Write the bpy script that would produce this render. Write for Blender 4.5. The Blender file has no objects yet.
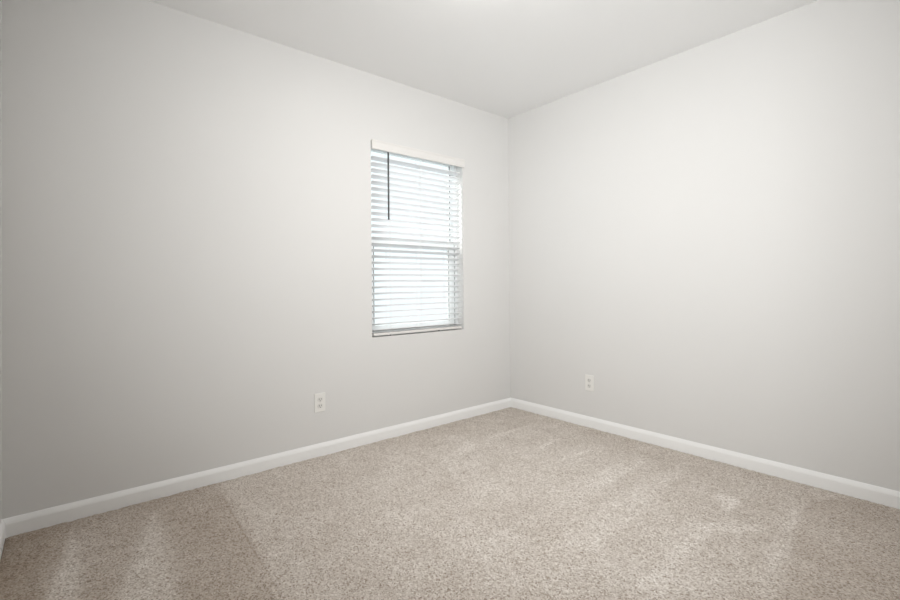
import bpy, bmesh, math
import numpy as np
from mathutils import Vector, Matrix

S = bpy.context.scene
C = S.collection

# ------------------------------------------------------------------ camera
FOC, SHY = 462.9, -19.137                 # focal length and vertical shift in pixels of the 900x600 frame
YAW, PITCH, ROLL = 0.8719, 0.0093, -0.0090
CAM = Vector((2.6796, -2.9122, 1.0271))
fw = Vector((-math.sin(YAW) * math.cos(PITCH), math.cos(YAW) * math.cos(PITCH), math.sin(PITCH)))
r0 = Vector((math.cos(YAW), math.sin(YAW), 0))
u0 = r0.cross(fw)
rt = math.cos(ROLL) * r0 + math.sin(ROLL) * u0
up = -math.sin(ROLL) * r0 + math.cos(ROLL) * u0
cd = bpy.data.cameras.new('camera')
cam = bpy.data.objects.new('camera', cd)
C.objects.link(cam)
cam.matrix_world = Matrix(((rt.x, up.x, -fw.x, CAM.x), (rt.y, up.y, -fw.y, CAM.y), (rt.z, up.z, -fw.z, CAM.z), (0, 0, 0, 1)))
cd.sensor_width = 36
cd.sensor_fit = 'HORIZONTAL'
cd.lens = 36 * FOC / 900
cd.shift_y = SHY / 900
cd.clip_start = 0.02
S.camera = cam

# ------------------------------------------------------------------ sky, daylight, exposure
SKY_STRENGTH = 1.3
LAMP_STRENGTH = 60.0
SUN_STRENGTH = 6.5
FILL_POWER = 27.5
EXPOSURE = 0.0
w = bpy.data.worlds.new('overcast_sky')
S.world = w
w.use_nodes = True
nt = w.node_tree
nt.nodes.clear()
wo = nt.nodes.new('ShaderNodeOutputWorld')
bg = nt.nodes.new('ShaderNodeBackground')
tc = nt.nodes.new('ShaderNodeTexCoord')
sx = nt.nodes.new('ShaderNodeSeparateXYZ')
mr = nt.nodes.new('ShaderNodeMapRange')
mr.inputs['From Min'].default_value = -0.6
mr.inputs['From Max'].default_value = 0.6
rp = nt.nodes.new('ShaderNodeValToRGB')
rp.color_ramp.elements[0].position = 0.0
rp.color_ramp.elements[0].color = (0.58, 0.62, 0.65, 1)
rp.color_ramp.elements[1].position = 1.0
rp.color_ramp.elements[1].color = (0.86, 0.94, 1.0, 1)
e = rp.color_ramp.elements.new(0.52)
e.color = (0.89, 0.95, 1.0, 1)
nt.links.new(tc.outputs['Generated'], sx.inputs[0])
nt.links.new(sx.outputs['Z'], mr.inputs['Value'])
nt.links.new(mr.outputs[0], rp.inputs[0])
nt.links.new(rp.outputs[0], bg.inputs['Color'])
bg.inputs['Strength'].default_value = SKY_STRENGTH
nt.links.new(bg.outputs[0], wo.inputs[0])

S.view_settings.view_transform = 'Standard'
S.view_settings.look = 'None'
S.view_settings.gamma = 1
S.view_settings.use_curve_mapping = False
S.view_settings.exposure = EXPOSURE

sl = bpy.data.lights.new('sun', 'SUN')
sl.energy = SUN_STRENGTH
sl.angle = math.radians(0.6)
sl.color = (1.0, 0.99, 0.985)
so_ = bpy.data.objects.new('sun', sl)
SUN_EL, SUN_AZ = math.radians(50), math.radians(35)     # travels into the room and towards the corner, downwards
so_.rotation_euler = Vector((math.cos(SUN_EL) * math.cos(SUN_AZ), math.cos(SUN_EL) * math.sin(SUN_AZ), -math.sin(SUN_EL))).to_track_quat('-Z', 'Y').to_euler()
so_.location = (-4, -4, 5)
C.objects.link(so_)

# added fill light, set in a made-up doorway beside the viewer
hl = bpy.data.lights.new('added_fill_light', 'AREA')
hl.shape = 'RECTANGLE'
hl.size, hl.size_y = 0.5, 1.0
hl.spread = math.radians(110)
hl.energy = FILL_POWER
hl.color = (0.985, 0.995, 1.0)
ho = bpy.data.objects.new('added_fill_light', hl)
ho.location = (2.99, -2.68, 1.4)
ho.rotation_euler = (Vector((0.30, -0.05, 1.95)) - ho.location).to_track_quat('-Z', 'Y').to_euler()
C.objects.link(ho)

# portal at the window opening: guides the sampling of the sky only
pl = bpy.data.lights.new('window_daylight', 'AREA')
pl.shape = 'RECTANGLE'
pl.size, pl.size_y = 1.34, 0.86
pl.cycles.is_portal = True
po = bpy.data.objects.new('window_daylight', pl)
po.location = (-0.2, -0.931, 1.335)
po.rotation_euler = (0, math.radians(-90), 0)
C.objects.link(po)

# ------------------------------------------------------------------ room numbers
H = 2.44            # ceiling height
W = 2.95            # along the right wall
L = 3.1028          # along the window wall
T = 0.15            # wall thickness
OY0, OY1, OZ0, OZ1 = -1.337, -0.525, 0.685, 1.994   # window opening
BB = 0.0722         # baseboard height
LAMP = (1.30, -1.55)


# ------------------------------------------------------------------ materials
def principled(name, col, rough=0.6, spec=0.3, **kw):
    m = bpy.data.materials.new(name)
    m.use_nodes = True
    b = m.node_tree.nodes['Principled BSDF']
    b.inputs['Base Color'].default_value = (*col, 1)
    b.inputs['Roughness'].default_value = rough
    b.inputs['Specular IOR Level'].default_value = spec
    for k, v in kw.items():
        b.inputs[k].default_value = v
    return m


def add_bump(m, scale, strength, dist, detail=2.0):
    t = m.node_tree
    b = t.nodes['Principled BSDF']
    g = t.nodes.new('ShaderNodeNewGeometry')
    n = t.nodes.new('ShaderNodeTexNoise')
    n.inputs['Scale'].default_value = scale
    n.inputs['Detail'].default_value = detail
    bp = t.nodes.new('ShaderNodeBump')
    bp.inputs['Strength'].default_value = strength
    bp.inputs['Distance'].default_value = dist
    t.links.new(g.outputs['Position'], n.inputs['Vector'])
    t.links.new(n.outputs['Fac'], bp.inputs['Height'])
    t.links.new(bp.outputs[0], b.inputs['Normal'])
    return m


M = {}
M['wall'] = add_bump(principled('wall_paint', (0.705, 0.698, 0.684), 0.75, 0.2), 180, 0.12, 0.001)
M['ceiling'] = add_bump(principled('ceiling_paint', (0.86, 0.86, 0.855), 0.9, 0.1), 150, 0.15, 0.001)
M['trim'] = principled('white_trim_paint', (0.89, 0.89, 0.88), 0.4, 0.4)
M['vinyl'] = principled('white_vinyl', (0.80, 0.82, 0.82), 0.45, 0.4)
M['gasket'] = principled('dark_gasket', (0.10, 0.11, 0.11), 0.6, 0.2)
M['slat'] = principled('white_blind_plastic', (0.86, 0.87, 0.88), 0.45, 0.35)
M['rail'] = principled('off_white_blind_plastic', (0.75, 0.735, 0.71), 0.5, 0.3)
M['cord'] = principled('white_cord', (0.82, 0.82, 0.80), 0.8, 0.1)
M['wand'] = principled('smoky_plastic', (0.085, 0.09, 0.09), 0.3, 0.5)
M['plug'] = principled('grey_plug', (0.12, 0.12, 0.11), 0.6, 0.2)
M['plate'] = principled('white_plate_plastic', (0.80, 0.79, 0.76), 0.35, 0.45)
M['socket'] = principled('white_socket_plastic', (0.72, 0.71, 0.68), 0.35, 0.45)
M['slot'] = principled('dark_socket_slot', (0.03, 0.03, 0.03), 0.7, 0.1)
M['screw'] = principled('painted_screw', (0.70, 0.69, 0.66), 0.35, 0.5)
M['floor'] = principled('subfloor_wood', (0.45, 0.36, 0.26), 0.8, 0.1)
M['metal'] = principled('brushed_nickel', (0.55, 0.53, 0.50), 0.35, 0.5, Metallic=1.0)

g = bpy.data.materials.new('window_glass')
g.use_nodes = True
t = g.node_tree
t.nodes.clear()
o_ = t.nodes.new('ShaderNodeOutputMaterial')
mx = t.nodes.new('ShaderNodeMixShader')
tr = t.nodes.new('ShaderNodeBsdfTransparent')
tr.inputs[0].default_value = (0.95, 0.97, 0.96, 1)
gl = t.nodes.new('ShaderNodeBsdfGlossy')
gl.inputs['Roughness'].default_value = 0.0
fr = t.nodes.new('ShaderNodeFresnel')
gg = t.nodes.new('ShaderNodeNewGeometry')
ior = t.nodes.new('ShaderNodeMapRange')          # the same reflectance from both faces of the thin pane
ior.inputs['To Min'].default_value = 1.35
ior.inputs['To Max'].default_value = 1 / 1.35
t.links.new(gg.outputs['Backfacing'], ior.inputs['Value'])
t.links.new(ior.outputs[0], fr.inputs[0])
t.links.new(fr.outputs[0], mx.inputs[0])
t.links.new(tr.outputs[0], mx.inputs[1])
t.links.new(gl.outputs[0], mx.inputs[2])
t.links.new(mx.outputs[0], o_.inputs[0])
M['glass'] = g

m = principled('lit_lamp_glass', (0.9, 0.9, 0.88), 0.4, 0.3)
m.node_tree.nodes['Principled BSDF'].inputs['Emission Color'].default_value = (1.0, 0.975, 0.945, 1)
m.node_tree.nodes['Principled BSDF'].inputs['Emission Strength'].default_value = LAMP_STRENGTH
M['lampglass'] = m

# cut-pile carpet: beige yarn, each tuft its own tone, brushed lanes plus shade painted in at left
m = principled('beige_carpet', (0.5, 0.45, 0.4), 0.95, 0.05)
t = m.node_tree
b = t.nodes['Principled BSDF']
b.inputs['Sheen Weight'].default_value = 0.15
b.inputs['Sheen Roughness'].default_value = 0.6
geo = t.nodes.new('ShaderNodeNewGeometry')
vo = t.nodes.new('ShaderNodeTexVoronoi')
vo.inputs['Scale'].default_value = 210
vo.inputs['Randomness'].default_value = 1.0
sp = t.nodes.new('ShaderNodeSeparateColor')
ramp = t.nodes.new('ShaderNodeValToRGB')
els = ramp.color_ramp.elements
els[0].position = 0.0
els[0].color = (0.32, 0.265, 0.215, 1)
els[1].position = 1.0
els[1].color = (0.88, 0.855, 0.82, 1)
for p_, c_ in ((0.16, (0.49, 0.435, 0.382, 1)), (0.45, (0.65, 0.607, 0.562, 1)), (0.8, (0.74, 0.705, 0.665, 1))):
    q = els.new(p_)
    q.color = c_
nz = t.nodes.new('ShaderNodeTexNoise')
nz.inputs['Scale'].default_value = 420
nz.inputs['Detail'].default_value = 3
ov = t.nodes.new('ShaderNodeMix')
ov.data_type = 'RGBA'
ov.blend_type = 'OVERLAY'
ov.inputs[0].default_value = 0.5
at = t.nodes.new('ShaderNodeAttribute')
at.attribute_name = 'nap_shade'
hsv = t.nodes.new('ShaderNodeMix')
hsv.data_type = 'RGBA'
hsv.blend_type = 'MULTIPLY'
hsv.inputs[0].default_value = 1.0
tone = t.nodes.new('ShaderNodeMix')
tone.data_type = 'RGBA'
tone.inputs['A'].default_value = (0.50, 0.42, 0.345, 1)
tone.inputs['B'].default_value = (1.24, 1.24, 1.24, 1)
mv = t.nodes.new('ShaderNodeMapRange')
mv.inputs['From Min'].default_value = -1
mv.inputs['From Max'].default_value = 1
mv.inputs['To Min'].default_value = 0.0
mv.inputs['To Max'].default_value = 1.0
t.links.new(geo.outputs['Position'], vo.inputs['Vector'])
t.links.new(geo.outputs['Position'], nz.inputs['Vector'])
t.links.new(vo.outputs['Color'], sp.inputs[0])
t.links.new(sp.outputs[0], ramp.inputs[0])
t.links.new(ramp.outputs[0], ov.inputs['A'])
t.links.new(nz.outputs['Fac'], ov.inputs['B'])
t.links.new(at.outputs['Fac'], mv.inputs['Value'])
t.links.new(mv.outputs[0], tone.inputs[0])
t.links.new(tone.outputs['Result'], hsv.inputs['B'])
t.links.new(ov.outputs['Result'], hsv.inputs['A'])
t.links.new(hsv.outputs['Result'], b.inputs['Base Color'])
bp = t.nodes.new('ShaderNodeBump')
bp.inputs['Strength'].default_value = 0.6
bp.inputs['Distance'].default_value = 0.003
t.links.new(nz.outputs['Fac'], bp.inputs['Height'])
t.links.new(bp.outputs[0], b.inputs['Normal'])
M['carpet'] = m


# ------------------------------------------------------------------ helpers
def link(name, bm, mat, parent=None, bevel=0, smooth=False, seg=2):
    me = bpy.data.meshes.new(name)
    bmesh.ops.recalc_face_normals(bm, faces=bm.faces)
    bm.to_mesh(me)
    bm.free()
    me.materials.append(mat)
    ob = bpy.data.objects.new(name, me)
    C.objects.link(ob)
    if parent:
        ob.parent = parent
    if bevel:
        md = ob.modifiers.new('bevel', 'BEVEL')
        md.width = bevel
        md.segments = seg
        md.limit_method = 'ANGLE'
    if smooth:
        for p in me.polygons:
            p.use_smooth = True
    return ob


def box(bm, a, b):
    (x0, y0, z0), (x1, y1, z1) = a, b
    v = [bm.verts.new(p) for p in ((x0, y0, z0), (x1, y0, z0), (x1, y1, z0), (x0, y1, z0),
                                   (x0, y0, z1), (x1, y0, z1), (x1, y1, z1), (x0, y1, z1))]
    for f in ((0, 3, 2, 1), (4, 5, 6, 7), (0, 1, 5, 4), (1, 2, 6, 5), (2, 3, 7, 6), (3, 0, 4, 7)):
        bm.faces.new([v[i] for i in f])
    return bm


def boxes(*ab):
    bm = bmesh.new()
    for a, b in ab:
        box(bm, a, b)
    return bm


def tube(bm, a, b, r, n=12, r2=None):
    a, b = Vector(a), Vector(b)
    d = (b - a).normalized()
    x = d.orthogonal().normalized()
    y = d.cross(x)
    r2 = r if r2 is None else r2
    A = [bm.verts.new(a + r * (math.cos(k * 2 * math.pi / n) * x + math.sin(k * 2 * math.pi / n) * y)) for k in range(n)]
    B = [bm.verts.new(b + r2 * (math.cos(k * 2 * math.pi / n) * x + math.sin(k * 2 * math.pi / n) * y)) for k in range(n)]
    for k in range(n):
        bm.faces.new((A[k], A[(k + 1) % n], B[(k + 1) % n], B[k]))
    bm.faces.new(A[::-1])
    bm.faces.new(B)
    return bm


def prism(bm, prof, axis, s0, s1):
    """profile of (u, z) swept along an axis: axis 'y' puts u on x, axis 'x' puts u on -y"""
    def P(u, z, s):
        return (u, s, z) if axis == 'y' else (s, -u, z)
    A = [bm.verts.new(P(u, z, s0)) for u, z in prof]
    B = [bm.verts.new(P(u, z, s1)) for u, z in prof]
    n = len(prof)
    for k in range(n):
        bm.faces.new((A[k], A[(k + 1) % n], B[(k + 1) % n], B[k]))
    bm.faces.new(A[::-1])
    bm.faces.new(B)
    return bm


def lathe(bm, prof, n=48):
    rings = []
    for r, z in prof:
        if r < 1e-6:
            rings.append([bm.verts.new((0, 0, z))])
        else:
            rings.append([bm.verts.new((r * math.cos(2 * math.pi * k / n), r * math.sin(2 * math.pi * k / n), z)) for k in range(n)])
    for A, B in zip(rings, rings[1:]):
        for k in range(n):
            k2 = (k + 1) % n
            if len(A) == 1:
                bm.faces.new((A[0], B[k], B[k2]))
            elif len(B) == 1:
                bm.faces.new((A[k], A[k2], B[0]))
            else:
                bm.faces.new((A[k], A[k2], B[k2], B[k]))
    return bm


def empty(name, loc, label, cat, group=None, rz=0.0):
    ob = bpy.data.objects.new(name, None)
    C.objects.link(ob)
    ob.location = loc
    ob.rotation_euler.z = rz
    ob.empty_display_size = 0.05
    ob['label'] = label
    ob['category'] = cat
    if group:
        ob['group'] = group
    return ob


def setting(ob, label, cat, kind='structure'):
    ob['kind'] = kind
    ob['label'] = label
    ob['category'] = cat
    return ob


# ------------------------------------------------------------------ room shell
FZ = -0.014
wl = boxes(((-T, -L - T, FZ), (0, OY0, H)), ((-T, OY1, FZ), (0, T, H)),
           ((-T, OY0, FZ), (0, OY1, OZ0)), ((-T, OY0, OZ1), (0, OY1, H)))
setting(link('wall_left', wl, M['wall']), 'pale warm grey painted wall with the window in it', 'wall')
setting(link('wall_right', boxes(((0, 0, FZ), (W + T, T, H))), M['wall']),
        'pale warm grey painted blank wall right of the corner', 'wall')
setting(link('wall_near', boxes(((0, -L - T, FZ), (W + T, -L, H))), M['wall']),
        'pale grey wall just showing at the left edge of the view', 'wall')
DY0, DY1, DZ = -2.96, -2.08, 2.05       # unseen doorway and short hall, made up to house the fill light
HX = W + 1.1
setting(link('wall_back', boxes(((W, -L, FZ), (W + T, DY0, H)), ((W, DY1, FZ), (W + T, 0, H)), ((W, DY0, DZ), (W + T, DY1, H))), M['wall']),
        'pale grey wall with an added, unseen doorway behind the viewer', 'wall')
setting(link('wall_added_hall', boxes(((HX, -L - T, FZ), (HX + T, -1.8, H)), ((W + T, -L - T, FZ), (HX, -L, H)), ((W + T, -1.9, FZ), (HX, -1.8, H))), M['wall']),
        'pale grey walls of an added, unseen hall around the fill light', 'wall')
setting(link('ceiling', boxes(((-T, -L - T, H), (W + T, T, H + 0.12)), ((W + T, -L - T, H), (W + 1.1 + T, -1.8, H + 0.12))), M['ceiling']), 'flat white painted ceiling', 'ceiling')
setting(link('floor', boxes(((-T, -L - T, FZ - 0.12), (W + T, T, FZ)), ((W + T, -L - T, FZ - 0.12), (W + 1.1 + T, -1.8, FZ))), M['floor']), 'wooden subfloor under the carpet', 'floor')

# carpet: a dense sheet of tufts
BT = 0.013
x0, x1, y0, y1 = BT, W - BT, -L + BT, -BT
NX, NY = 500, 528
xs = np.linspace(x0, x1, NX)
ys = np.linspace(y0, y1, NY)
X, Y = np.meshgrid(xs, ys)
rng = np.random.default_rng(7)


def blur(a, k):
    for _ in range(k):
        a = (a + np.roll(a, 1, 0) + np.roll(a, -1, 0) + np.roll(a, 1, 1) + np.roll(a, -1, 1)) / 5
    return a


def unit(a):
    return (a - a.mean()) / a.std()


tuft = unit(blur(rng.standard_normal((NY, NX)), 1))
mid = unit(blur(rng.standard_normal((NY, NX)), 40))
low = unit(blur(rng.standard_normal((NY, NX)), 400))
Zc = 0.0010 * np.clip(tuft, -2.2, 2.2) + 0.0006 * mid
border = np.minimum.reduce([X - x0, x1 - X, Y - y0, y1 - Y])
Zc -= 0.004 * np.exp(-border / 0.008)


def seg_dist(ax, ay, bx, by):
    dx, dy = bx - ax, by - ay
    ll = dx * dx + dy * dy
    s = np.clip(((X - ax) * dx + (Y - ay) * dy) / ll, 0, 1)
    return np.hypot(X - ax - s * dx, Y - ay - s * dy), s


def inside(poly, soft=0.025):
    d = np.full(X.shape, 9.0)
    c = np.zeros(X.shape, bool)
    n = len(poly)
    for i in range(n):
        (ax, ay), (bx, by) = poly[i], poly[(i + 1) % n]
        d = np.minimum(d, seg_dist(ax, ay, bx, by)[0])
        if ay != by:
            c ^= ((ay > Y) != (by > Y)) & (X < (bx - ax) * (Y - ay) / (by - ay) + ax)
    sd = np.where(c, d, -d)
    return 1 / (1 + np.exp(-sd / soft * 2.5))


nap_shade = 0.05 * low + 0.05 * mid
# vacuumed lanes and triangles, a soft middle zone, painted shade at left (floor coordinates, tone, softness)
NAP_SHADE = [
    ( [(0.105, -2.874), (0.422, -2.861), (0.713, -2.865), (0.931, -2.875), (0.839, -2.982), (0.634, -2.956), (0.451, -2.921)] , 0.5 , 0.014 ),
    ( [(0.178, -2.592), (0.381, -2.582), (0.655, -2.593), (0.934, -2.608), (1.146, -2.625), (0.973, -2.826), (0.795, -2.769), (0.62, -2.726), (0.409, -2.667)] , 0.5 , 0.03 ),
    ( [(-0.1, -3.2), (-0.1, -2.9), (-0.1, -2.6), (0.02, -2.28), (0.705, -2.326), (1.257, -2.373), (0.703, -3.14)] , -0.42 , 0.03 ),  # dark left zone: brushed pile plus shade painted into its tone
    ( [(0.027, -3.162), (0.03, -2.91), (0.471, -2.943), (0.85, -2.969), (0.703, -3.14)] , -0.45 , 0.06 ),  # near-left corner: extra shade painted into the pile tone
    ( [(1.315, -0.334), (1.241, -0.531), (1.216, -1.08), (1.365, -1.16), (1.394, -1.006)] , 0.2 , 0.025 ),
    ( [(1.546, -0.292), (1.474, -0.476), (1.485, -1.022), (1.549, -1.408), (1.678, -1.332), (1.638, -1.036)] , 0.2 , 0.025 ),
    ( [(1.774, -0.459), (1.841, -0.448), (1.884, -0.476), (1.877, -0.616), (1.831, -0.581)] , 0.6 , 0.012 ),
    ( [(1.814, -0.86), (1.946, -0.683), (2.045, -0.644), (2.029, -0.711), (1.862, -0.879)] , 0.4 , 0.015 ),
    ( [(1.87, -0.82), (1.898, -0.952), (1.921, -1.187), (1.926, -1.4), (1.871, -1.448), (1.842, -1.124)] , 0.26 , 0.02 ),
    ( [(2.087, -0.259), (2.118, -0.585), (2.153, -0.825), (2.14, -0.988), (2.097, -0.89), (2.072, -0.637), (2.055, -0.368)] , 0.28 , 0.015 ),
    ( [(2.087, -0.243), (2.379, 0.282), (2.554, 0.04), (2.591, -0.946), (2.24, -1.354), (2.157, -0.83), (2.12, -0.582)] , -0.25 , 0.02 ),
    ( [(0.322, -1.339), (0.498, -0.343), (1.353, -0.405), (1.945, -0.898), (1.913, -1.475), (1.341, -1.894), (0.557, -1.799)] , 0.22 , 0.16 ),  # broad soft lighter zone in the middle of the floor
    ( [(0.43, -0.716), (0.442, -0.299), (0.483, -0.325), (0.477, -0.725)] , 0.35 , 0.012 ),
    ( [(0.788, -0.63), (0.76, -0.345), (0.793, -0.368), (0.827, -0.639)] , 0.4 , 0.012 ),
    ( [(1.006, -0.539), (1.021, -0.393), (1.045, -0.419), (1.037, -0.553)] , 0.4 , 0.012 ),
    ( [(0.504, -1.056), (0.424, -0.902), (0.472, -0.848), (0.565, -0.987)] , 0.3 , 0.015 ),
    ( [(1.329, -0.774), (1.323, -0.348), (1.356, -0.378), (1.369, -0.801)] , 0.3 , 0.01 ),
]
for poly, val, soft in NAP_SHADE:
    nap_shade = nap_shade + val * inside(poly, soft)
nap_shade = nap_shade - 0.18 * np.exp(-border / 0.05)                  # darker strip along the walls
ds, ss = seg_dist(0.201, -2.307, 1.116, -2.353)
seam = np.exp(-(ds / 0.0045) ** 2) * np.clip(1.2 - np.abs(ss - 0.5) * 1.2, 0, 1)
nap_shade = nap_shade - 0.5 * seam
Zc = Zc - 0.003 * seam
Zc = Zc + 0.0
co = np.stack([X, Y, Zc], -1).reshape(-1, 3)
idx = np.arange(NX * NY).reshape(NY, NX)
quads = np.stack([idx[:-1, :-1], idx[:-1, 1:], idx[1:, 1:], idx[1:, :-1]], -1).reshape(-1, 4)
ring = np.concatenate([idx[0, :-1], idx[:-1, -1], idx[-1, :0:-1], idx[:0:-1, 0]])
low_co = co[ring].copy()
low_co[:, 2] = FZ + 0.0005
base = len(co)
rk = np.arange(len(ring))
nx_ = (rk + 1) % len(ring)
skirt = np.stack([ring, base + rk, base + nx_, ring[nx_]], -1)
co = np.concatenate([co, low_co])
quads = np.concatenate([quads, skirt])
me = bpy.data.meshes.new('carpet')
me.vertices.add(len(co))
me.vertices.foreach_set('co', co.astype(np.float32).ravel())
me.loops.add(quads.size)
me.loops.foreach_set('vertex_index', quads.astype(np.int32).ravel())
me.polygons.add(len(quads))
me.polygons.foreach_set('loop_start', np.arange(0, quads.size, 4, dtype=np.int32))
me.update(calc_edges=True)
me.validate()
na = me.attributes.new('nap_shade', 'FLOAT', 'POINT')
na.data.foreach_set('value', np.concatenate([np.clip(nap_shade, -1, 1).ravel(), np.zeros(len(low_co))]).astype(np.float32))
me.materials.append(M['carpet'])
me.shade_smooth()
carpet = bpy.data.objects.new('carpet', me)
C.objects.link(carpet)
setting(carpet, 'speckled beige cut-pile carpet covering the whole floor, with vacuum marks', 'carpet', 'stuff')

# baseboards: square face with an eased top that leans back to the wall
prof = [(0, FZ), (BT, FZ), (BT, BB - 0.022), (BT - 0.0025, BB - 0.013), (BT - 0.0065, BB - 0.004), (BT - 0.0085, BB), (0, BB)]
setting(link('baseboard_left', prism(bmesh.new(), prof, 'y', -L, 0), M['trim']),
        'white painted baseboard along the wall with the window', 'baseboard')
setting(link('baseboard_right', prism(bmesh.new(), prof, 'x', BT, W), M['trim']),
        'white painted baseboard along the blank wall right of the corner', 'baseboard')
bm = prism(bmesh.new(), [(L - u, z) for u, z in prof], 'x', BT, W)
setting(link('baseboard_near', bm, M['trim']), 'white baseboard end at the far left edge of the view', 'baseboard')
bm = prism(bmesh.new(), [(W - u, z) for u, z in prof], 'y', DY1 + 0.0, -BT)
setting(link('baseboard_back', bm, M['trim']), 'white baseboard behind the viewer', 'baseboard')

# ------------------------------------------------------------------ window: white vinyl single-hung unit
win = bpy.data.objects.new('window_1', None)
C.objects.link(win)
win.location = (-0.1, (OY0 + OY1) / 2, OZ0)
setting(win, 'white vinyl single-hung window behind the horizontal blind', 'window')


def wpart(name, bm, mat, bevel=0.0, parent=None):
    ob = link(name, bm, mat, parent or win, bevel)
    if parent is None:
        ob.matrix_parent_inverse = Matrix.Translation(-win.location)
    return ob


FXo, FXi = -0.145, -0.072
JW = 0.022
wpart('window_frame', boxes(((FXo, OY0, OZ0), (FXi, OY0 + JW, OZ1)), ((FXo, OY1 - JW, OZ0), (FXi, OY1, OZ1)),
                            ((FXo, OY0 + JW, OZ0), (FXi, OY1 - JW, OZ0 + 0.026)),
                            ((FXo, OY0 + JW, OZ1 - 0.014), (FXi, OY1 - JW, OZ1))), M['vinyl'])


def sash(name, xo, xi, za, zb, sl, sr, rb, rt_, gap):
    ya, yb = OY0 + JW + gap, OY1 - JW - gap
    s = wpart(name, boxes(((xo, ya, za), (xi, ya + sl, zb)), ((xo, yb - sr, za), (xi, yb, zb)),
                          ((xo, ya + sl, za), (xi, yb - sr, za + rb)), ((xo, ya + sl, zb - rt_), (xi, yb - sr, zb))), M['vinyl'])
    gx = (xo + xi) / 2
    gk = 0.005
    p = link('pane', boxes(((gx - 0.002, ya + sl, za + rb), (gx + 0.002, yb - sr, zb - rt_))), M['glass'], s)
    k = link('gasket', boxes(((xi - 0.004, ya + sl, za + rb), (xi + 0.0005, ya + sl + gk, zb - rt_)),
                             ((xi - 0.004, yb - sr - gk, za + rb), (xi + 0.0005, yb - sr, zb - rt_))), M['gasket'], s)
    k['label'] = 'thin dark grey glazing strip'
    return s


sash('upper_sash', -0.138, -0.110, 1.315, OZ1 - 0.014, 0.014, 0.014, 0.045, 0.014, 0.001)
sash('lower_sash', -0.104, -0.076, OZ0 + 0.027, 1.352, 0.030, 0.053, 0.042, 0.055, 0.006)
wpart('weatherstrip', boxes(((-0.100, OY0 + JW, OZ0 + 0.027), (-0.079, OY0 + JW + 0.0055, 1.352)),
                            ((-0.100, OY1 - JW - 0.0055, OZ0 + 0.027), (-0.079, OY1 - JW, 1.352))), M['gasket'])

# ------------------------------------------------------------------ blind
BY0, BY1 = -1.3215, -0.5435
BXF, BXB = -0.003, -0.054
BXc = (BXF + BXB) / 2
bl = empty('window_blind', (0, (BY0 + BY1) / 2, OZ1), 'white two-inch horizontal slat blind, open, hung inside the window opening', 'blind')
inv = Matrix.Translation(-bl.location)


def bpart(name, bm, mat, bevel=0.0, smooth=False, parent=None):
    ob = link(name, bm, mat, parent or bl, bevel, smooth)
    if parent is None:
        ob.matrix_parent_inverse = inv
    return ob


# valance with returned ends, standing just proud of the wall
VZ0, VZ1 = 1.938, 2.000
vp = [(0.004, VZ0), (0.013, VZ0), (0.015, VZ0 + 0.006), (0.0125, VZ0 + 0.012), (0.0125, VZ1 - 0.014), (0.0155, VZ1 - 0.008), (0.017, VZ1), (0.004, VZ1)]
bm = prism(bmesh.new(), vp, 'y', -1.333, -0.512)
box(bm, (0.0005, -1.333, VZ0), (0.004, -1.326, VZ1))
box(bm, (0.0005, -0.519, VZ0), (0.004, -0.512, VZ1))
bpart('valance', bm, M['rail'])
bpart('headrail', boxes(((BXB - 0.002, BY0, 1.957), (-0.004, BY1, 1.992))), M['slat'], 0.002)

PITCH_S, Z_LAST, N_S = 0.0415, 0.7265, 29
TILT = math.radians(-16.0)
bm = bmesh.new()
for k in range(N_S):
    zc = Z_LAST + k * PITCH_S
    n = 6
    topv, botv = [], []
    for i in range(n + 1):
        s = i / n - 0.5
        xx = BXc + s * (BXF - BXB) * math.cos(TILT)
        zz = zc - s * (BXF - BXB) * math.sin(TILT) + 0.0012 * (1 - 4 * s * s)
        topv.append((xx, zz + 0.0017))
        botv.append((xx, zz - 0.0017))
    prism(bm, topv + botv[::-1], 'y', BY0, BY1)
bpart('slats', bm, M['slat'])
bpart('bottom_rail', boxes(((BXB, BY0, 0.6935), (BXF + 0.001, BY1, 0.7105))), M['rail'], 0.003)
for yy in (-1.19, -0.93, -0.676):
    bm = bmesh.new()
    for xx in (BXF + 0.0015, BXB - 0.0015):
        tube(bm, (xx, yy - 0.004, 0.702), (xx, yy - 0.004, 1.94), 0.0009, 6)
        tube(bm, (xx, yy + 0.004, 0.702), (xx, yy + 0.004, 1.94), 0.0009, 6)
    bpart('ladder_cord', bm, M['cord'])
for yy in (-1.19, -0.765):
    bm = bmesh.new()
    tube(bm, (BXF - 0.006, yy, 0.6885), (BXF - 0.006, yy, 0.694), 0.006, 12)
    bpart('rail_plug', bm, M['plug'])['label'] = 'small dark plug under the bottom rail'
bm = bmesh.new()
tube(bm, (0.0095, -1.207, 1.485), (0.0095, -1.207, 1.934), 0.006, 8)
tube(bm, (0.0095, -1.207, 1.476), (0.0095, -1.207, 1.485), 0.007, 8)
wd = bpart('tilt_wand', bm, M['wand'], 0, True)
wd['label'] = 'thin dark tilt wand'
bm = bmesh.new()
tube(bm, (-0.004, -1.207, 1.945), (0.004, -1.207, 1.936), 0.0022, 8)
link_hook = link('hook', bm, M['plug'], wd)


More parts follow.
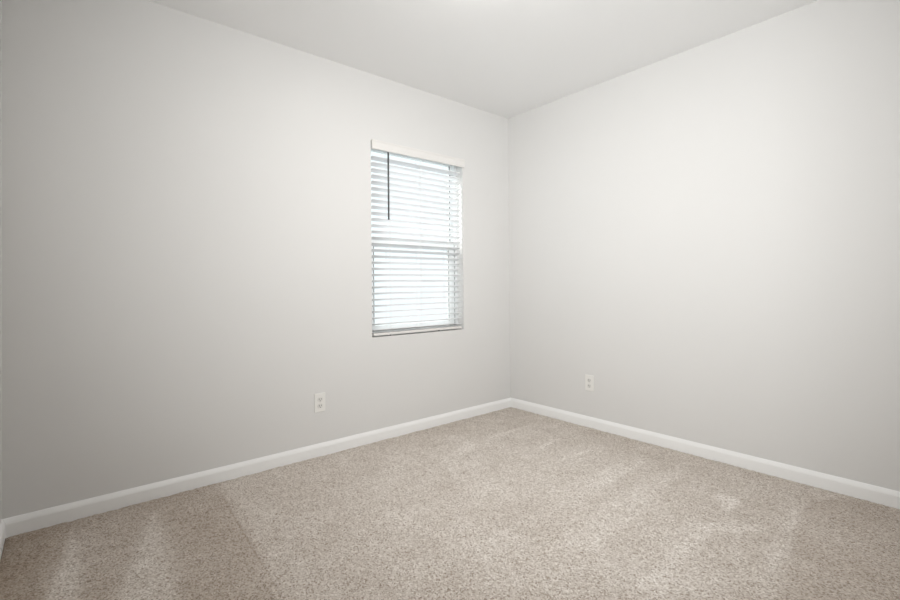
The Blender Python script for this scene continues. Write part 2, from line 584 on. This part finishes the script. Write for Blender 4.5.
# ------------------------------------------------------------------ wall outlets
def outlet(loc, rz, label):
    o = empty('wall_outlet', loc, label, 'outlet', 'wall outlets', rz)
    # local: +x out of the wall, y along it, z up, origin at the plate's centre on the wall
    link('cover_plate', boxes(((0.0, -0.035, -0.057), (0.006, 0.035, 0.057))), M['plate'], o, 0.003, False, 3)
    for s in (1, -1):
        bm = bmesh.new()
        pr = []
        for k in range(24):
            a = 2 * math.pi * k / 24
            pr.append((0.0172 * math.cos(a), max(-0.0142, min(0.0142, 0.0172 * math.sin(a)))))
        A = [bm.verts.new((0.0055, p, q + s * 0.0195)) for p, q in pr]
        B = [bm.verts.new((0.0085, p, q + s * 0.0195)) for p, q in pr]
        for k in range(24):
            bm.faces.new((A[k], A[(k + 1) % 24], B[(k + 1) % 24], B[k]))
        bm.faces.new(B)
        bm.faces.new(A[::-1])
        so = link('socket', bm, M['socket'], o, 0.0006)
        zc = s * 0.0195
        for (yy, hh) in ((-0.0064, 0.0052), (0.0064, 0.0042)):
            link('slot', boxes(((0.0078, yy - 0.0013, zc + 0.002 - hh), (0.0088, yy + 0.0013, zc + 0.002 + hh))), M['slot'], so)
        bm = bmesh.new()
        tube(bm, (0.0078, 0, zc - 0.0085), (0.0088, 0, zc - 0.0085), 0.0026, 12)
        link('ground_hole', bm, M['slot'], so)
    bm = bmesh.new()
    tube(bm, (0.0055, 0, 0), (0.0072, 0, 0), 0.0036, 16, 0.003)
    link('screw', bm, M['screw'], o)
    return o


outlet((0.0005, -1.7065, 0.3205), 0.0, 'white duplex outlet on the window wall, lower left of the blind')
outlet((0.768, -0.0005, 0.315), -math.pi / 2, 'white duplex outlet low on the blank wall right of the corner')

# ------------------------------------------------------------------ ceiling lamp, just above the picture
lamp = empty('ceiling_light', (LAMP[0], LAMP[1], H), 'round flush-mount ceiling light, lit, in the middle of the ceiling', 'lamp')
link('base', lathe(bmesh.new(), [(0, 0), (0.150, 0), (0.152, -0.004), (0.150, -0.022), (0.140, -0.026), (0, -0.026)]), M['metal'], lamp, 0, False)
dome = [(0.144, -0.024), (0.146, -0.030)] + [(0.146 * math.cos(a), -0.030 - 0.026 * math.sin(a)) for a in np.linspace(0.12, math.pi / 2 - 0.06, 14)] + [(0, -0.056)]
link('lamp_shade', lathe(bmesh.new(), dome), M['lampglass'], lamp, 0, True)
